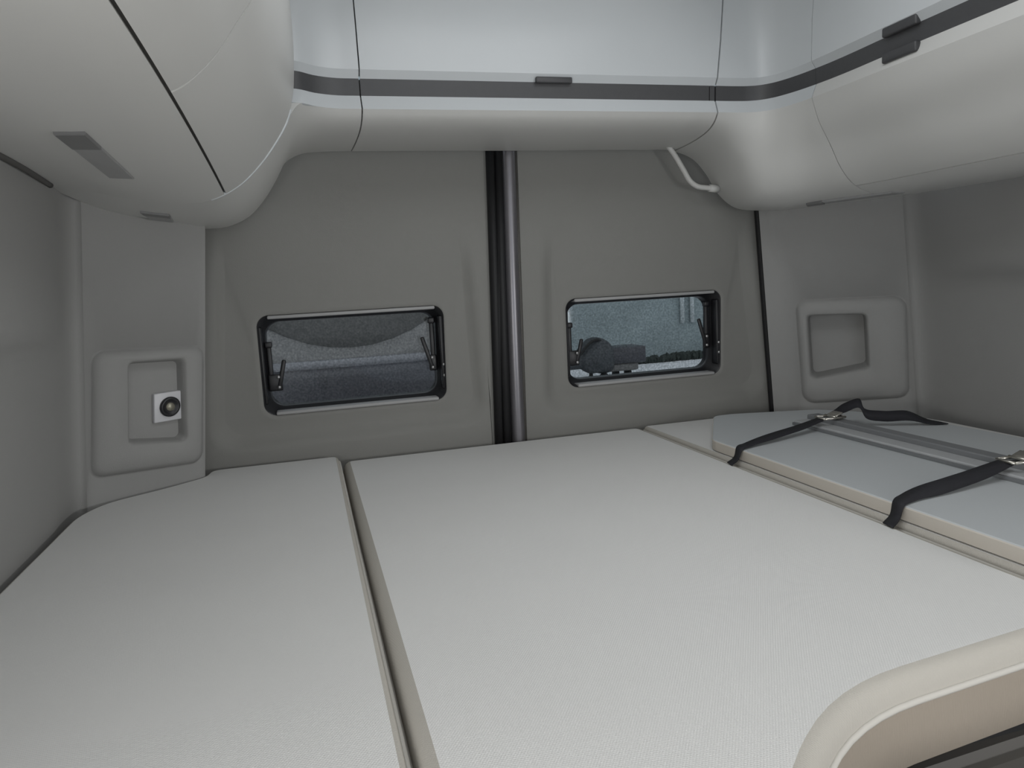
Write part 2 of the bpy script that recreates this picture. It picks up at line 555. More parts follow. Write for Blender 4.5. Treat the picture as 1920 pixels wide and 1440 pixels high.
def window(n, q, label):
    w_ = bpy.data.objects.new('window_%d' % n, None)
    COL.objects.link(w_)
    struct(w_)
    w_['label'] = label
    N = dict(na=8, ns=14)
    (xl, zb), (xr, zt) = q[0], q[2]

    def L(d, r, y):
        s = [(-1, -1), (1, -1), (1, 1), (-1, 1)]
        return [P(p.x, y, p.y) for p in rquad([(p[0] + d * a, p[1] + d * b) for p, (a, b) in zip(q, s)], r, **N)]
    bm = bmesh.new()                                       # black frame behind the lining
    loft(bm, [L(0.004, 0.03, 1.770), L(-0.002, 0.028, 1.772), L(-0.005, 0.028, 1.80), L(-0.014, 0.032, 1.805), L(-0.016, 0.034, 1.835), L(0.03, 0.05, 1.838)])
    obj('window_frame', bm, 'black', w_, face_cam=(0.4, 0, CZ))
    bm = bmesh.new()                                       # pane
    a, b = L(-0.010, 0.03, 1.826), L(-0.010, 0.03, 1.829)
    loft(bm, [a, b], True, True)
    obj('pane', bm, 'pane', w_, smooth=False)
    bm = bmesh.new()                                       # light blind cassette along the head
    rbox(bm, P((xl + xr) / 2 + 0.002, 1.784, zt - 0.004), (xr - xl - 0.045, 0.036, 0.008), 0.003)
    o = obj('blind_cassette', bm, 'rimlight', w_)
    o['label'] = 'light grey strip along the top of the window'
    bm = bmesh.new()
    rbox(bm, P((xl + xr) / 2, 1.784, zb + 0.003), (xr - xl - 0.05, 0.038, 0.008), 0.003)
    o = obj('sill', bm, 'rimlight', w_)
    o['label'] = 'light grey sill strip along the bottom of the window'
    bm = bmesh.new()                                       # dark side rails of the blind
    rbox(bm, P(xr - 0.006, 1.790, (zb + zt) / 2), (0.012, 0.028, zt - zb - 0.05), 0.003)
    obj('side_rail', bm, 'black', w_)
    bm = bmesh.new()
    rbox(bm, P(xl + 0.005, 1.790, (zb + zt) / 2), (0.008, 0.028, zt - zb - 0.05), 0.003)
    obj('side_rail', bm, 'black', w_)
    for dz in (0.085, 0.058):
        bm = bmesh.new()
        cyl(bm, P(xr - 0.006, 1.7745, zb + dz), (0, -1, 0), 0.0036, 0.004, 12)
        obj('rail_screw', bm, 'screw', w_)
    stay(w_, -1, xl + 0.020, xl + 0.052, xl + 0.036, zt - 0.062, zb + 0.06, zt - 0.105, zb + 0.058, 1.806)
    stay(w_, 1, xr - 0.026, xr - 0.052, xr - 0.030, zt - 0.030, zb + 0.07, zt - 0.075, zb + 0.075, 1.806)


window(1, WIN[1], 'left hinged rear window showing a dark parked van')
window(2, WIN[2], 'right hinged rear window showing the pale yard')

# ------------------------------------------------------------------ overhead cabinets
REAR = [(1.72, .316), (1.66, .3152), (1.60, .3165), (1.56, .319), (1.53, .3225), (1.505, .3285), (1.487, .3375), (1.475, .349)]
RA = [((1.72 - y) / .245, (z - .316) / .033) for y, z in REAR]
RIGHT = [(1.385, .157), (1.30, .154), (1.215, .158), (1.163, .178), (1.13, .209), (1.098, .258), (1.065, .306), (1.047, .349)]
RB = [((1.385 - x) / .338, (z - .157) / .192) for x, z in RIGHT]
LINR = [(i / 7, i / 7 - 0.22 * math.sin(PI * i / 7)) for i in range(8)]


def station(F0, L7, w, other=RB, dx=0.0):
    F0, L7 = Vector(F0), Vector(L7)
    hv = Vector((L7.x - F0.x, L7.y - F0.y, 0))
    dz = L7.z - F0.z
    low = []
    for i in range(8):
        a = RA[i][0] * (1 - w) + other[i][0] * w
        b = RA[i][1] * (1 - w) + other[i][1] * w
        low.append(F0 + hv * a + Vector((0, 0, dz * b)))
    n = -hv.normalized() if hv.length > 1e-6 else Vector((0, 1, 0))
    up = []
    for d, z in ((0, .349), (.012, .376), (.010, .407), (-.001, .421), (.001, .50), (.010, .60), (.03, .69), (.05, .74)):
        q = L7 + n * d
        up.append(Vector((q.x + dx * max(0, z - .42) / .18, q.y, z)))
    return low, up


SR = [station((.134, 1.72, .316), (.142, 1.475, .349), 0),
      station((.30, 1.72, .316), (.30, 1.475, .349), 0),
      station((.60, 1.72, .315), (.60, 1.475, .349), 0),
      station((.84, 1.72, .315), (.82, 1.475, .349), 0, dx=0.012),
      station((.927, 1.72, .312), (.906, 1.475, .349), .02, dx=0.024),       # 4: joint
      station((.984, 1.72, .29), (.955, 1.475, .349), .15, dx=0.016),
      station((1.018, 1.72, .255), (.985, 1.472, .349), .30, dx=0.008),
      station((1.050, 1.72, .207), (1.008, 1.463, .349), .50),
      station((1.095, 1.717, .170), (1.026, 1.443, .349), .75),
      station((1.17, 1.70, .157), (1.037, 1.412, .349), .90),
      station((1.27, 1.62, .157), (1.042, 1.38, .349), 1),
      station((1.365, 1.38, .157), (1.044, 1.345, .349), 1),                 # 11: joint
      station((1.385, 1.10, .157), (1.044, 1.10, .349), 1),
      station((1.385, .5, .157), (1.044, .5, .349), 1),
      station((1.385, -.5, .157), (1.044, -.5, .349), 1)]
SL = [station((.134, 1.72, .316), (.142, 1.475, .349), 0, LINR),
      station((.067, 1.72, .315), (.095, 1.473, .349), 0, LINR),
      station((.021, 1.72, .309), (.058, 1.458, .349), .2, LINR),
      station((-.008, 1.72, .293), (.030, 1.435, .349), .5, LINR),
      station((-.030, 1.72, .257), (.004, 1.422, .318), .8, LINR),
      station((-.060, 1.72, .214), (-.027, 1.42, .268), 1, LINR),
      station((-.097, 1.72, .178), (-.058, 1.42, .231), 1, LINR),
      station((-.136, 1.72, .161), (-.088, 1.42, .204), 1, LINR),
      station((-.19, 1.71, .156), (-.113, 1.42, .189), 1, LINR),
      station((-.248, 1.662, .165), (-.146, 1.42, .177), 1, LINR),
      station((-.300, 1.625, .172), (-.2, 1.42, .175), 1, LINR),
      station((-.345, 1.585, .182), (-.27, 1.42, .184), 1, LINR),
      station((-.378, 1.53, .199), (-.33, 1.42, .198), 1, LINR),
      station((-.402, 1.455, .2115), (-.385, 1.42, .2095), 1, LINR)]


def patch(S, part, u0, u1, v0, v1, nu, nv, shift=0.0):
    """Rows of points on the loft: u along the stations, v along the profile."""
    rows = []
    for i in range(nu + 1):
        u = u0 + (u1 - u0) * i / nu
        row = []
        for j in range(nv + 1):
            v = v0 + (v1 - v0) * j / nv
            prof = [cr(s[part], v) if part == 0 else s[part][min(int(v), 6)].lerp(s[part][min(int(v), 6) + 1], v - min(int(v), 6)) for s in S]
            q = cr(prof, u)
            row.append(q)
        rows.append(row)
    return rows


EYE = (0.5, 0.3, CZ - 0.1)


def panel_obj(name, m, parent, patches, solid=0.010, back=0.0):
    """Shell panel: smooth face, crisp returned edges."""
    bm = bmesh.new()
    c = Vector(EYE)
    for rows in patches:
        R_ = [[P(*q) for q in r] for r in rows]
        ni, nj = len(R_), len(R_[0])
        N_ = []
        tot = 0
        for i in range(ni):
            rr = []
            for j in range(nj):
                du = R_[min(i + 1, ni - 1)][j] - R_[max(i - 1, 0)][j]
                dv = R_[i][min(j + 1, nj - 1)] - R_[i][max(j - 1, 0)]
                n = du.cross(dv)
                n = n.normalized() if n.length > 1e-12 else Vector((0, 0, 0))
                tot += n.dot(c - R_[i][j])
                rr.append(n)
            N_.append(rr)
        sg = 1 if tot > 0 else -1
        fr = [[R_[i][j] - N_[i][j] * sg * back for j in range(nj)] for i in range(ni)]
        bk = [[fr[i][j] - N_[i][j] * sg * solid for j in range(nj)] for i in range(ni)]
        grid(bm, fr)
        grid(bm, bk)
        for A, B in ((fr[0], bk[0]), (fr[-1], bk[-1]), ([r[0] for r in fr], [r[0] for r in bk]), ([r[-1] for r in fr], [r[-1] for r in bk])):
            grid(bm, [A, B])
    return obj(name, bm, m, parent, face_cam=EYE)


# rear cabinet
rear = thing('overhead_cabinet', 'wide white overhead cabinet across the rear doors, grey handle rail along its front', 'cabinet')
e = 0.011
panel_obj('lower_panel', 'cab', rear, [patch(SR, 0, e, 4 - e * 2, 0, 7, 24, 21)])
panel_obj('ledge', 'cabup', rear, [patch(SR, 1, e, 4 - e * 2, 0, 1, 24, 2)], 0.006)
panel_obj('handle_rail', 'strip', rear, [patch(SR, 1, e, 3.82, 1, 2, 24, 2), patch(SR, 1, 3.845, 4 - e * 2, 1, 2, 4, 2)], 0.006)
rdoor = panel_obj('door', 'cabup', rear, [patch(SR, 1, e, 4 - e * 2, 2, 3, 24, 2), patch(SR, 1, e, 4 - e * 2, 3, 7, 24, 12)])
bm = bmesh.new()
rbox(bm, P(0.532, 1.478, 0.4095), (0.078, 0.010, 0.012), 0.0025)
o = obj('latch', bm, 'latch', rdoor)
panel_obj('joint_backing', 'gap', rear, [patch(SR, 0, -0.0, 0.06, 0, 7, 2, 14), patch(SR, 1, 0.0, 0.06, 0, 1, 2, 2), patch(SR, 1, 0.0, 0.06, 1, 2, 2, 2), patch(SR, 1, 0.0, 0.06, 2, 7, 2, 14)], 0.004, back=0.010)
panel_obj('joint_backing', 'gap', rear, [patch(SR, 0, 3.9, 4.1, 0, 7, 4, 14), patch(SR, 1, 3.8, 4.1, 0, 1, 4, 2), patch(SR, 1, 3.8, 4.1, 1, 2, 4, 2), patch(SR, 1, 3.9, 4.1, 2, 7, 4, 14)], 0.004, back=0.010)

# corner piece, rear right
cr_ = thing('corner_cabinet', 'white curved corner cabinet where the rear cabinet turns into the right one', 'cabinet')
e2 = 0.03
panel_obj('lower_panel', 'cab', cr_, [patch(SR, 0, 4 + e2, 11 - 0.012, 0, 7, 42, 21)])
panel_obj('ledge', 'cabup', cr_, [patch(SR, 1, 4 + e2, 11 - 0.012, 0, 1, 40, 2)], 0.006)
panel_obj('handle_rail', 'strip', cr_, [patch(SR, 1, 4 + e2, 11 - 0.004, 1, 2, 40, 2)], 0.006)
panel_obj('upper_panel', 'cabup', cr_, [patch(SR, 1, 4 + e2, 11 - 0.012, 2, 3, 40, 2), patch(SR, 1, 4 + e2, 11 - 0.012, 3, 7, 40, 12)])

# right cabinet
rc = thing('overhead_cabinet', 'white overhead cabinet along the right wall with two dark latches on its rail', 'cabinet')
g0 = 11.006
panel_obj('underside', 'cab', rc, [patch(SR, 0, g0, 14, 0, 2.75, 20, 9)])
ldoor = panel_obj('lower_door', 'cab', rc, [patch(SR, 0, g0, 14, 2.80, 7, 20, 15), patch(SR, 1, g0, 14, 0, 1, 20, 2)], 0.012)
panel_obj('handle_rail', 'strip', rc, [patch(SR, 1, 11.002, 14, 1, 2, 20, 2)], 0.006)
udoor = panel_obj('upper_door', 'cabup', rc, [patch(SR, 1, g0, 14, 2, 3, 20, 2), patch(SR, 1, g0, 14, 3, 7, 20, 12)])
panel_obj('joint_backing', 'gap', rc, [patch(SR, 0, 10.97, 11.05, 0, 7, 4, 14), patch(SR, 1, 10.97, 11.05, 0, 1, 4, 2), patch(SR, 1, 10.97, 11.05, 2, 7, 4, 14), patch(SR, 0, 11.0, 14, 2.6, 2.95, 16, 2)], 0.004, back=0.008)
for zc, h, nm in ((0.412, 0.017, 'upper latch'), (0.368, 0.018, 'lower latch')):
    bm = bmesh.new()
    rbox(bm, P(1.049, 1.115, zc), (0.012, 0.078, h), 0.003)
    o = obj('latch', bm, 'latch', udoor if nm == 'upper latch' else ldoor)
# left cabinet
LQ = [(-.402, .219), (-.33, .212), (-.27, .208), (-.2, .210), (-.15, .214), (-.115, .223), (-.103, .229), (-.086, .242), (-.064, .264), (-.045, .290), (-.019, .327), (.003, .38), (.015, .45), (.020, .55), (.020, .72)]
LP = [(-.402, .212), (-.33, .198), (-.27, .184), (-.2, .175), (-.146, .177), (-.113, .189), (-.102, .195), (-.088, .204), (-.058, .231), (-.027, .268), (.004, .318), (.016, .355), (.024, .42), (.026, .52), (.024, .72)]
ST = []
for y in (-.5, .3, .88, 1.10, 1.28, 1.42):
    k = sstep(0.7, 1.42, y) if y > .88 else 0
    k = max(0, (y - .88) / .54)
    k = k * k * 0.5 + k * 0.5
    ST.append(([Vector((a[0] * (1 - k) + b[0] * k, y, a[1] * (1 - k) + b[1] * k)) for a, b in zip(LQ, LP)], None))
lc = thing('overhead_cabinet', 'off white overhead cabinet along the left wall, curved front and lamp in its underside', 'cabinet')
panel_obj('underside', 'cab', lc, [patch(ST, 0, 0, 5, 0, 4.93, 40, 20)])
panel_obj('door', 'cab', lc, [patch(ST, 0, 0, 1.994, 5.10, 14, 16, 30)])
panel_obj('end_panel', 'cab', lc, [patch(ST, 0, 2.008, 5, 5.10, 14, 30, 30)])
panel_obj('joint_backing', 'gap', lc, [patch(ST, 0, 0, 4.99, 4.6, 5.5, 40, 4)], 0.004, back=0.006)
bm = bmesh.new()
tube(bm, [P(*(cr(ST[5][0], v) + Vector((0, 0.002, 0.0025)))) for v in (4.2, 4.6, 5.1, 6, 7, 8, 8.6, 9.2, 9.8, 10.4)], 0.0038, 8)
o = obj('edge_bead', bm, 'cabup', lc)

bm = bmesh.new()  # dark tube drawn in for the shadow gap where underside meets wall
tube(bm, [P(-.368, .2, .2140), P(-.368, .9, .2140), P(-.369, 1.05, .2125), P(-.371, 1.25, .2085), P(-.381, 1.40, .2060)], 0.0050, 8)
obj('wall_shadow_line', bm, 'gap', lc)

# corner piece, rear left
cl = thing('corner_cabinet', 'white curved corner cabinet between the left and rear overhead cabinets', 'cabinet')
panel_obj('lower_panel', 'cab', cl, [patch(SL, 0, 0.018, 13, 0, 7, 64, 16)])
SLU = SL[:4] + [station((-.05, 1.70, .30), (.004, 1.4265, .349), 1, LINR)]
panel_obj('ledge', 'cabup', cl, [patch(SLU, 1, 0.018, 4, 0, 1, 14, 2)], 0.006)
panel_obj('handle_rail', 'strip', cl, [patch(SLU, 1, 0.018, 4, 1, 2, 14, 2)], 0.006)
panel_obj('upper_panel', 'cabup', cl, [patch(SLU, 1, 0.018, 4, 2, 3, 14, 2), patch(SLU, 1, 0.018, 4, 3, 7, 14, 12)])


# recessed lamps in the undersides
def surf_pt(S, part, u, v):
    return cr([cr(s[part], v) for s in S], u)


def lamp(label, corners, m, dark, flip=1, group=None):
    """Slim flush lamp: cover and a dark switch end; corners in plan order (3-D points on the underside)."""
    t = thing('reading_lamp', label, 'lamp')
    c = [Vector(p) for p in corners]
    n = (c[1] - c[0]).cross(c[3] - c[0]).normalized()
    if n.z > 0:
        n = -n

    def slab(name, q, h, mm):
        bm = bmesh.new()
        loft(bm, [[P(*(p - n * 0.004)) for p in q], [P(*(p + n * h)) for p in q],
                  [P(*((p - sum(q, Vector()) / 4) * 0.96 + sum(q, Vector()) / 4 + n * (h + 0.0012))) for p in q]], True, True)
        bmesh.ops.recalc_face_normals(bm, faces=bm.faces[:])
        obj(name, bm, mm, t, smooth=False)
    k = dark
    mid1, mid2 = c[0].lerp(c[3], k), c[1].lerp(c[2], k)
    slab('lamp_cover', [mid1, mid2, c[2], c[3]], 0.0025, 'lamp')
    slab('lamp_switch', [c[0], c[1], mid2, mid1], 0.0035, 'lampdark')


def under(x, y):
    """z of the left cabinet's underside at plan point x, y."""
    k = max(0, (y - .88) / .54)
    k = k * k * 0.5 + k * 0.5
    pr = [Vector((a[0] * (1 - k) + b[0] * k, a[1] * (1 - k) + b[1] * k, 0)) for a, b in zip(LQ, LP)][:6]
    for a, b in zip(pr, pr[1:]):
        if a.x <= x <= b.x:
            return a.y + (b.y - a.y) * (x - a.x) / (b.x - a.x)
    return pr[0].y


lamp('long grey flush lamp set in the underside of the left overhead cabinet',
     [(x, y, under(x, y)) for x, y in ((-.258, .985), (-.225, .985), (-.225, 1.24), (-.258, 1.24))], 'lamp', 0.28)
a, b, c, d = [surf_pt(SL, 0, u, v) for u, v in ((10.35, 3.3), (9.5, 3.3), (9.0, 1.1), (9.75, 1.1))]
lamp('small grey flush lamp under the left corner cabinet beside the pillar', [a, b, c, d], 'lamp', 0.35)
a, b, c, d = [surf_pt(SR, 0, u, v) for u, v in ((9.9, 1.3), (9.9, 1.75), (11.15, 1.75), (11.15, 1.3))]
lamp('slim grey flush lamp on the underside of the right corner cabinet', [a, b, c, d], 'lamp', 0.2)

# light tube beside the right corner
hd = thing('grab_handle', 'thin pale bent tube handle below the right corner cabinet', 'handle')
bm = bmesh.new()
tube(bm, [P(.893, 1.69, .325), P(.913, 1.69, .300), P(.938, 1.69, .262), P(.958, 1.69, .232), P(.975, 1.69, .221), P(1.0, 1.69, .217), P(1.03, 1.69, .214)], 0.0065, 12)
obj('bent_tube', bm, 'cab', hd)
bm = bmesh.new()
cyl(bm, P(1.022, 1.69, .2147), (1, 0, -0.1), 0.0095, 0.026, 16)
obj('tube_sleeve', bm, 'cab', hd)

# ------------------------------------------------------------------ socket in the left niche
so = thing('wall_socket', 'square white socket plate with round black outlet in the left pillar niche', 'socket')
hh = -0.013
bm = bmesh.new()
rot = Matrix((FL.es, FL.n, FL.et)).transposed().to_4x4()
rbox(bm, FL(0.0705, 0.1765, hh), (0.062, 0.012, 0.060), 0.002, rot)
plate = obj('socket_plate', bm, 'white', so)
bm = bmesh.new()
prof = [(0.0205, 0.006), (0.0205, 0.011), (0.0185, 0.0125), (0.0150, 0.0125), (0.0120, 0.009), (0.0095, 0.009)]
loops = []
for r, h in prof:
    loops.append([FL(0.0705 + r * math.cos(q), 0.1765 + r * math.sin(q), hh + h) for q in (2 * PI * k / 28 for k in range(28))])
loft(bm, loops, True, True)
bmesh.ops.recalc_face_normals(bm, faces=bm.faces[:])
obj('outlet_ring', bm, 'black', plate)
bm = bmesh.new()
cyl(bm, FL(0.0705, 0.1765, hh + 0.0095), FL.n, 0.0085, 0.004, 20)
obj('outlet_centre', bm, 'brass', plate)


# ------------------------------------------------------------------ mattresses
def resample(pts, step):
    out_ = []
    n = len(pts)
    for i in range(n):
        a, b = Vector(pts[i]), Vector(pts[(i + 1) % n])
        k = max(1, int((b - a).length / step))
        for j in range(k):
            out_.append(a + (b - a) * j / k)
    return out_


def fillet(pts, rads):
    """Round the corners of a polygon."""
    out_ = []
    n = len(pts)
    for i in range(n):
        p, a, b = Vector(pts[i]), Vector(pts[i - 1]), Vector(pts[(i + 1) % n])
        r = rads[i] if isinstance(rads, (list, tuple)) else rads
        da, db = (a - p), (b - p)
        r = min(r, da.length * 0.45, db.length * 0.45)
        if r <= 1e-5:
            out_.append(p)
            continue
        s, e_ = p + da.normalized() * r, p + db.normalized() * r
        for k in range(7):
            t = k / 6
            out_.append(s * (1 - t) ** 2 + p * 2 * t * (1 - t) + e_ * t * t)
    return out_


def inset_loop(pts, d):
    n = len(pts)
    res = []
    for i in range(n):
        a, b = pts[i - 1], pts[(i + 1) % n]
        t = (b - a)
        if t.length < 1e-9:
            res.append(pts[i])
            continue
        t.normalize()
        res.append(pts[i] + Vector((-t.y, t.x)) * d)       # counter-clockwise outline: left is inside
    return res


def cushion(name, label, outline, rads, ztop, thick, rnd, rh, zf=None, pipe_edge=True, side='side', step=0.03):
    t = thing(name, label, 'mattress', 'mattress pieces of the bed')
    base = resample(fillet(outline, rads), step)
    area2 = sum(base[i - 1].x * base[i].y - base[i].x * base[i - 1].y for i in range(len(base)))
    if area2 < 0:
        base = base[::-1]
    zf = zf or (lambda x, y: 0.0)

    def lp(d, z):
        return [P(q.x, q.y, z + zf(q.x, q.y)) for q in inset_loop(base, d)]
    prof = []
    for k in range(6):
        q = PI / 2 * k / 5
        prof.append((rh * (1 - math.cos(q)), -rnd + rnd * math.sin(q)))
    bm = bmesh.new()
    vs = loft(bm, [lp(d, ztop + z) for d, z in prof[5:]] + [lp(rh + 0.0025, ztop)])
    vs = [set(v_) for v_ in vs]
    bmesh.ops.triangle_fill(bm, use_beauty=True, edges=[e_ for e_ in bm.edges if e_.is_boundary and e_.verts[0] in vs[-1] and e_.verts[1] in vs[-1]])
    bmesh.ops.recalc_face_normals(bm, faces=bm.faces[:])
    obj('cover', bm, 'fabric', t)
    bm = bmesh.new()
    loft(bm, [lp(d, ztop + z) for d, z in prof])
    bmesh.ops.recalc_face_normals(bm, faces=bm.faces[:])
    obj('border', bm, 'border', t)
    bm = bmesh.new()
    loft(bm, [lp(0.0, ztop - rnd - 0.001), lp(-0.002, ztop - rnd - thick * 0.3), lp(0.0, ztop - thick + 0.008), lp(0.008, ztop - thick), lp(0.03, ztop - thick)])
    bmesh.ops.recalc_face_normals(bm, faces=bm.faces[:])
    obj('side_band', bm, side, t)
    if pipe_edge:
        bm = bmesh.new()
        c = lp(0.0, ztop - rnd)
        n = len(c)
        loops = []
        for i in range(n):
            tg = (c[(i + 1) % n] - c[i - 1]).normalized()
            a = tg.cross(Vector((0, 0, 1))).normalized()
            loops.append([c[i] + (a * math.cos(q) + Vector((0, 0, 1)) * math.sin(q)) * 0.0035 for q in (2 * PI * k / 8 for k in range(8))])
        loops.append(loops[0])
        loft(bm, loops)
        bmesh.ops.recalc_face_normals(bm, faces=bm.faces[:])
        obj('piping', bm, 'pipe', t)
    return t


ZT = -0.380


def zl(x, y):
    return 0.012 * sstep(1.1, 1.75, y)


cushion('mattress', 'pale grey mattress piece on the left, cut around the wall pillar',
        [(0.0490, -0.60), (0.0490, 1.724), (-0.228, 1.724), (-0.236, 1.664), (-0.298, 1.612), (-0.402, 1.545), (-0.434, 1.47), (-0.440, 1.20), (-0.443, -0.60)],
        [.02, .02, .03, .02, .03, .05, .05, .05, .02], ZT, 0.09, 0.012, 0.007, zl)
cushion('mattress', 'large pale grey mattress piece in the middle with a cream front edge',
        [(0.0550, -0.60), (0.22, -0.60), (0.300, 0.405), (0.440, 0.515), (0.813, 0.549), (0.813, 1.724), (0.0550, 1.724)],
        [.03, .03, .10, .12, .03, .03, .03], ZT, 0.098, 0.026, 0.018)
cushion('mattress', 'narrow pale grey mattress piece on the right under the strapped board',
        [(0.819, 0.552), (1.44, 0.60), (1.455, 1.15), (1.462, 1.42), (1.44, 1.515), (1.25, 1.695), (1.235, 1.722), (0.819, 1.724)],
        [.02, .05, .05, .05, .05, .03, .02, .02], ZT + 0.001, 0.098, 0.012, 0.008)

# bed base with its grey front rail
bb = thing('bed_frame', 'grey bed frame rail under the front edge of the mattresses', 'bed frame')
bm = bmesh.new()
rbox(bm, P(0.5, 1.13, -0.4965), (1.80, 1.13, 0.033), 0.002)
rbox(bm, P(-0.10, 0.0, -0.495), (0.70, 1.2, 0.03), 0.004)
obj('slat_base', bm, 'rubber', bb, smooth=False)
bm = bmesh.new()
prof = [(0.02, -0.503), (-0.004, -0.503), (-0.007, -0.513), (-0.002, -0.516), (-0.002, -0.519), (-0.010, -0.522), (-0.010, -0.560), (0.01, -0.565)]
rows = [[P(x, 0.552 + (x - 0.5) * 0.05 + a, z) for a, z in prof] for x in lin(0.32, 1.42, 12)]
grid(bm, rows)
obj('front_rail', bm, 'frame', bb, face_cam=(0.5, -0.5, CZ), solid=0.004, smooth=False)
for x, y in ((0.46, 0.70), (1.36, 0.70), (1.15, 1.60), (-0.15, 1.60), (0.2, -0.5), (-0.38, -0.5)):
    bm = bmesh.new()
    rbox(bm, Vector((x, y, 0.365)), (0.045, 0.045, 0.73), 0.004)
    obj('leg', bm, 'frame', bb, smooth=False)

# ------------------------------------------------------------------ board strapped down on the right
bd = thing('folded_board', 'pale grey board with cream edges lying on the right mattress', 'board')
ol = [(0.828, 0.605), (1.32, 0.62), (1.352, 1.08), (1.345, 1.27), (1.295, 1.50), (1.235, 1.575), (1.03, 1.635), (0.975, 1.635), (0.828, 1.395)]
base = resample(fillet(ol, 0.02), 0.05)


def bl(d, z):
    return [P(q.x, q.y, z) for q in inset_loop(base, d)]


zb0, zb1 = ZT + 0.0018, -0.3545
bm = bmesh.new()
vs = loft(bm, [bl(0.0012, zb1 - 0.0015), bl(0.003, zb1)])
f = bm.faces.new(vs[-1])
bmesh.ops.triangulate(bm, faces=[f])
bmesh.ops.recalc_face_normals(bm, faces=bm.faces[:])
obj('board_face', bm, 'board', bd, smooth=False)
bm = bmesh.new()
vs = loft(bm, [bl(0.004, zb0), bl(0, zb0 + 0.002), bl(0, zb1 - 0.003), bl(0.0012, zb1 - 0.0015)])
f = bm.faces.new(vs[0][::-1])
bmesh.ops.triangulate(bm, faces=[f])
bmesh.ops.recalc_face_normals(bm, faces=bm.faces[:])
obj('edge_band', bm, 'boardedge', bd, smooth=False)

br = thing('aluminium_bar', 'aluminium channel bar lying across the board under the straps', 'bar')
bm = bmesh.new()
p0, p1 = Vector((1.085, 1.442)), Vector((1.085, 0.52))
def bar_piece(name, m, prof):
    bm = bmesh.new()
    rows = [[P(a, y, zb1 + 0.0005 + h) for a, h in prof] for y in lin(1.440, 0.63, 10)]
    vs = grid(bm, rows)
    bm.faces.new(vs[0][::-1])
    bm.faces.new(vs[-1])
    bm.faces.new((vs[0][0], vs[0][-1], vs[-1][-1], vs[-1][0]))
    bmesh.ops.recalc_face_normals(bm, faces=bm.faces[:])
    return obj(name, bm, m, br, smooth=False)


bar_piece('channel', 'alu', [(1.068, 0), (1.068, 0.008), (1.0705, 0.010), (1.104, 0.010), (1.104, 0.002), (1.137, 0.002), (1.137, 0)])
o = bar_piece('ridge', 'alud', [(1.1045, 0.002), (1.1045, 0.018), (1.107, 0.020), (1.134, 0.020), (1.1365, 0.018), (1.1365, 0.002)])
o['label'] = 'darker raised ridge of the bar'
o = bar_piece('lip', 'alud', [(1.064, 0), (1.064, 0.006), (1.0675, 0.006), (1.0675, 0)])
o['label'] = 'dark front lip of the bar'
zbar = zb1 + 0.0205


def ribbon(bm, pts, wid, th=0.0016, sub=6):
    """Webbing: centre points, each with its width direction."""
    C = [Vector(p[0]) for p in pts]
    W = [Vector(p[1]).normalized() for p in pts]
    rows = []
    n = (len(C) - 1) * sub
    for i in range(n + 1):
        t = i / sub
        c = cr(C, t)
        wd = cr(W, t).normalized()
        tg = (cr(C, min(t + 0.02, len(C) - 1)) - cr(C, max(t - 0.02, 0))).normalized()
        nn = tg.cross(wd).normalized()
        rows.append([P(*(c + wd * a + nn * b)) for a, b in ((-wid / 2, -th / 2), (wid / 2, -th / 2), (wid / 2, th / 2), (-wid / 2, th / 2))])
    loft(bm, rows, True, True)


def strap(label, y0, yb, tw, loop):
    t = thing('strap', label, 'strap', 'black straps over the board')
    xe = 0.828
    up = Vector((0, 1, 0))
    bm = bmesh.new()
    pts = [((xe - 0.034, y0 - 0.012, ZT + 0.0025), (0.15, 1, 0)),
           ((xe - 0.012, y0 - 0.002, ZT + 0.010), (0.2, 1, 0)),
           ((xe - 0.002, y0 + 0.002, zb1 + 0.002), (0.1, 1, 0.1)),
           ((xe + 0.02, y0 + 0.010, zb1 + 0.005), (0, 1, tw * 0.2)),
           ((xe + 0.10, y0 * 0.6 + yb * 0.4, zb1 + 0.012), (0, 1, tw)),
           ((xe + 0.19, y0 * 0.25 + yb * 0.75, zb1 + 0.017), (0, 1, tw * 0.8)),
           ((1.085, yb, zbar + 0.004), (0, 1, tw * 0.2))]
    ribbon(bm, pts, 0.024)
    obj('webbing', bm, 'strap', t)
    bm = bmesh.new()
    ribbon(bm, loop(yb), 0.024)
    obj('loose_end', bm, 'strap', t)
    bk = bmesh.new()
    c = Vector((1.105, yb - 0.002, zbar + 0.006))
    for dx in (-0.026, 0.0, 0.026):                           # ladder buckle: three cross bars and two sides
        tube(bk, [P(c.x + dx, c.y - 0.017, c.z + 0.002 * (dx == 0)), P(c.x + dx, c.y + 0.017, c.z + 0.002 * (dx == 0))], 0.0028, 8, 2)
    for dy in (-0.017, 0.017):
        tube(bk, [P(c.x - 0.026, c.y + dy, c.z), P(c.x + 0.026, c.y + dy, c.z)], 0.0028, 8, 2)
    o = obj('buckle', bk, 'buckle', t)
    o['label'] = 'bright metal ladder buckle'
    bk = bmesh.new()
    rbox(bk, P(c.x + 0.012, c.y, c.z + 0.006), (0.020, 0.030, 0.004), 0.0015, Matrix.Rotation(-0.35, 4, 'Y'))
    obj('buckle_tongue', bk, 'buckle', o)


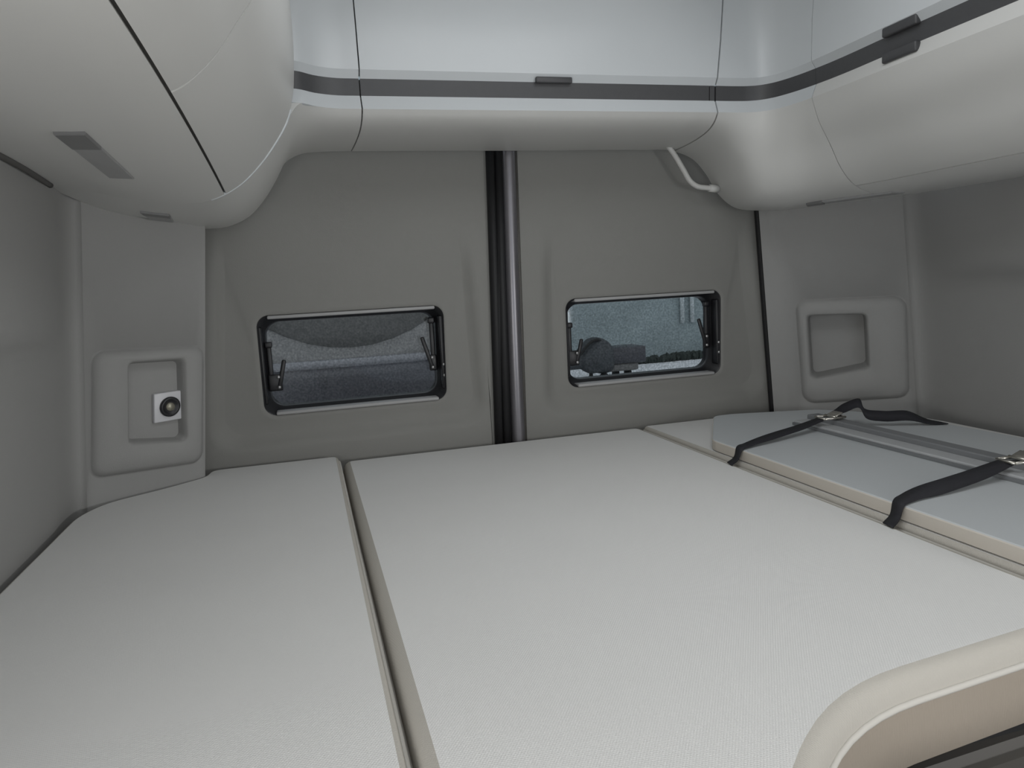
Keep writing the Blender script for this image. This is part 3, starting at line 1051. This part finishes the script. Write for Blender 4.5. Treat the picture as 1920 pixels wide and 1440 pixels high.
def loop_far(yb):
    return [((1.105, yb, zbar + 0.006), (0, 1, 0)),
            ((1.135, yb + 0.004, zbar + 0.016), (0, 1, 0.2)),
            ((1.160, yb + 0.010, zbar + 0.022), (0.3, 0.8, 0.8)),
            ((1.188, yb + 0.004, zbar + 0.028), (0.5, 0.6, 0.9)),
            ((1.188, yb - 0.014, zbar + 0.008), (0.3, 0.6, 0.9)),
            ((1.215, yb - 0.035, zbar + 0.002), (0.2, 0.4, 1)),
            ((1.262, yb - 0.060, zbar + 0.002), (0.1, 0.6, 0.9)),
            ((1.310, yb - 0.075, zb1 + 0.006), (0.1, 0.9, 0.3)),
            ((1.335, yb - 0.085, zb1 + 0.003), (0.1, 1, 0))]


def loop_near(yb):
    return [((1.105, yb, zbar + 0.006), (0, 1, 0)),
            ((1.14, yb + 0.002, zbar + 0.012), (0, 1, 0.3)),
            ((1.20, yb + 0.006, zbar + 0.014), (0.1, 1, 0.6)),
            ((1.27, yb - 0.02, zb1 + 0.010), (0.1, 1, 0.3)),
            ((1.31, yb - 0.03, zb1 + 0.003), (0, 1, 0))]


strap('black strap at the far end of the board with its loose end standing up', 1.285, 1.365, 0.25, loop_far)
strap('wide twisted black strap nearest the camera over the board edge', 0.868, 0.915, 0.9, loop_near)

# ------------------------------------------------------------------ outside: yard, hall, hedge, cart, van
GZ = -1.85                                                  # yard level below the eye
bm = bmesh.new()
box(bm, P(10, 30, GZ - 0.1), (90, 66, 0.2))
gnd = obj('ground', bm, 'snow', smooth=False)
struct(gnd)
hall = thing('hall', 'long grey teal industrial hall wall behind the yard', 'building')
bm = bmesh.new()
box(bm, P(16, 16.7, GZ + 4), (50, 3, 8))
obj('wall', bm, 'hall', hall, smooth=False)
for x in (8.29, 8.54):
    bm = bmesh.new()
    tube(bm, [P(x, 15.14, GZ + 0.8), P(x, 15.14, GZ + 3), P(x, 15.14, GZ + 7.9)], 0.05, 10, 2)
    obj('downpipe', bm, 'pipeout', hall)
bm = bmesh.new()
rbox(bm, P(16, 16.7, GZ + 8.1), (50.4, 3.4, 0.2), 0.03)
obj('roof_edge', bm, 'pipeout', hall, smooth=False)
import random
random.seed(4)
hb = bmesh.new()
for i in range(150):
    x = 6.75 + i * 0.024 + random.uniform(-.02, .02)
    h = random.uniform(0.05, 0.09) if x < 7.5 else random.uniform(0.07, 0.11)
    bmesh.ops.create_icosphere(hb, subdivisions=2, radius=1, matrix=Matrix.Translation(P(x, 14.75 + random.uniform(-.08, .08), GZ + h * 0.8)) @ Matrix.Diagonal((0.05, 0.09, h, 1)))
for v in hb.verts:
    v.co += Vector((random.uniform(-.015, .015), random.uniform(-.015, .015), random.uniform(-.015, .015)))
o = obj('hedge', hb, 'hedge', smooth=False)
o['label'] = 'low dark hedge at the back of the pale yard'
o['category'] = 'hedge'

ct = thing('cart', 'dark covered cart with rounded hump and low box, seen through right window', 'cart')
cy = 12.6
bm = bmesh.new()
bmesh.ops.create_uvsphere(bm, u_segments=24, v_segments=14, radius=1, matrix=Matrix.Translation(P(5.10, cy, GZ + 0.46)) @ Matrix.Diagonal((0.36, 0.42, 0.33, 1)))
for v in bm.verts:
    v.co.z += 0.05 * math.sin(v.co.x * 9 + v.co.y * 5)
    v.co.x += 0.03 * math.sin(v.co.z * 11)
obj('covered_hump', bm, 'tarp', ct)
bm = bmesh.new()
rbox(bm, P(4.72, cy + 0.1, GZ + 0.43), (0.50, 0.6, 0.30), 0.08)
obj('front_bin', bm, 'tarp', ct)
bm = bmesh.new()
tube(bm, [P(4.74, cy - 0.2, GZ + 0.56), P(4.86, cy - 0.2, GZ + 0.70), P(5.05, cy - 0.2, GZ + 0.80), P(5.24, cy - 0.2, GZ + 0.70)], 0.028, 8)
obj('handle_bar', bm, 'tyre', ct)
bm = bmesh.new()
rbox(bm, P(5.68, cy + 0.2, GZ + 0.46), (0.80, 0.6, 0.30), 0.03)
obj('box_body', bm, 'vanpaint', ct)
bm = bmesh.new()
rbox(bm, P(5.55, cy + 0.2, GZ + 0.24), (0.80, 0.5, 0.15), 0.04)
obj('chassis', bm, 'vancowl', ct)
for u, r_ in ((4.98, 0.07), (5.24, 0.085)):
    bm = bmesh.new()
    cyl(bm, P(u, cy - 0.05, GZ + r_), (0.3, 1, 0), r_, 0.08, 20)
    obj('wheel', bm, 'tyre', ct)
    bm = bmesh.new()
    rbox(bm, P(u, cy - 0.05, GZ + r_ + 0.1), (0.06, 0.06, 0.2), 0.01)
    obj('caster_leg', bm, 'tyre', ct)
for u in (5.60, 5.85):
    bm = bmesh.new()
    cyl(bm, P(u, cy + 0.25, GZ + 0.10), (1, 0, 0), 0.10, 0.07, 20)
    obj('wheel', bm, 'tyre', ct)

vn = thing('van', 'dark blue grey van parked close behind, seen through left window', 'van')
vy = 3.9


def vsec(prof, x0, x1, round_=0.0, n=18, bow=0.10):
    rows = []
    for i in range(n + 1):
        x = x0 + (x1 - x0) * i / n
        k = (2 * i / n - 1) ** 2
        rows.append([P(x, q[0] + bow * k, q[1] - (q[2] if len(q) > 2 else round_) * k) for q in prof])
    return rows


bm = bmesh.new()
grid(bm, vsec([(vy + .05, GZ + .30), (vy, GZ + .55), (vy - .02, GZ + 1.1), (vy + .0, GZ + 1.43), (vy + .03, GZ + 1.485)], -0.75, 1.35))
obj('bonnet_front', bm, 'vanpaint', vn, face_cam=(0.3, 0, CZ), solid=0.02)
bm = bmesh.new()
grid(bm, vsec([(vy + .026, GZ + 1.478), (vy + .030, GZ + 1.500), (vy + .05, GZ + 1.516), (vy + .10, GZ + 1.518)], -0.75, 1.35))
obj('bonnet_edge', bm, 'vanedge', vn, face_cam=(0.3, 0, CZ + 1), solid=0.01)
bm = bmesh.new()
grid(bm, vsec([(vy + .10, GZ + 1.516, 0), (vy + .18, GZ + 1.530, -.15), (vy + .26, GZ + 1.545, -.45), (vy + .32, GZ + 1.560, -.70)], -0.75, 1.25))
obj('cowl', bm, 'vancowl', vn, face_cam=(0.3, 0, CZ + 2), solid=0.01)
bm = bmesh.new()
grid(bm, vsec([(vy + .31, GZ + 1.558), (vy + .60, GZ + 1.75), (vy + .85, GZ + 2.05), (vy + 1.05, GZ + 2.3)], -0.75, 1.25, round_=-0.70))
obj('windscreen', bm, 'vanglass', vn, face_cam=(0.3, 0, CZ), solid=0.01)
bm = bmesh.new()
rbox(bm, P(0.235, vy + 0.50, GZ + 1.645), (0.10, 0.012, 0.020), 0.003, Matrix.Rotation(-0.6, 4, 'X'))
obj('windscreen_sticker', bm, 'rimlight', vn)
bm = bmesh.new()
rbox(bm, P(0.3, vy + 3.2, GZ + 1.35), (2.0, 4.4, 1.9), 0.12)
obj('body', bm, 'vancowl', vn)
bm = bmesh.new()
rbox(bm, P(0.3, vy + 0.04, GZ + 0.42), (2.06, 0.16, 0.26), 0.05)
obj('bumper', bm, 'vanglass', vn)
for x in (-0.62, 1.22):
    bm = bmesh.new()
    rbox(bm, P(x, vy + 0.03, GZ + 0.95), (0.24, 0.06, 0.30), 0.04)
    obj('headlamp', bm, 'rimlight', vn)
    for y in (vy + 0.75, vy + 4.2):
        bm = bmesh.new()
        cyl(bm, P(x * 1.0 + (0.08 if x > 0 else -0.08), y, GZ + 0.34), (1, 0, 0), 0.34, 0.22, 28)
        obj('wheel', bm, 'tyre', vn)
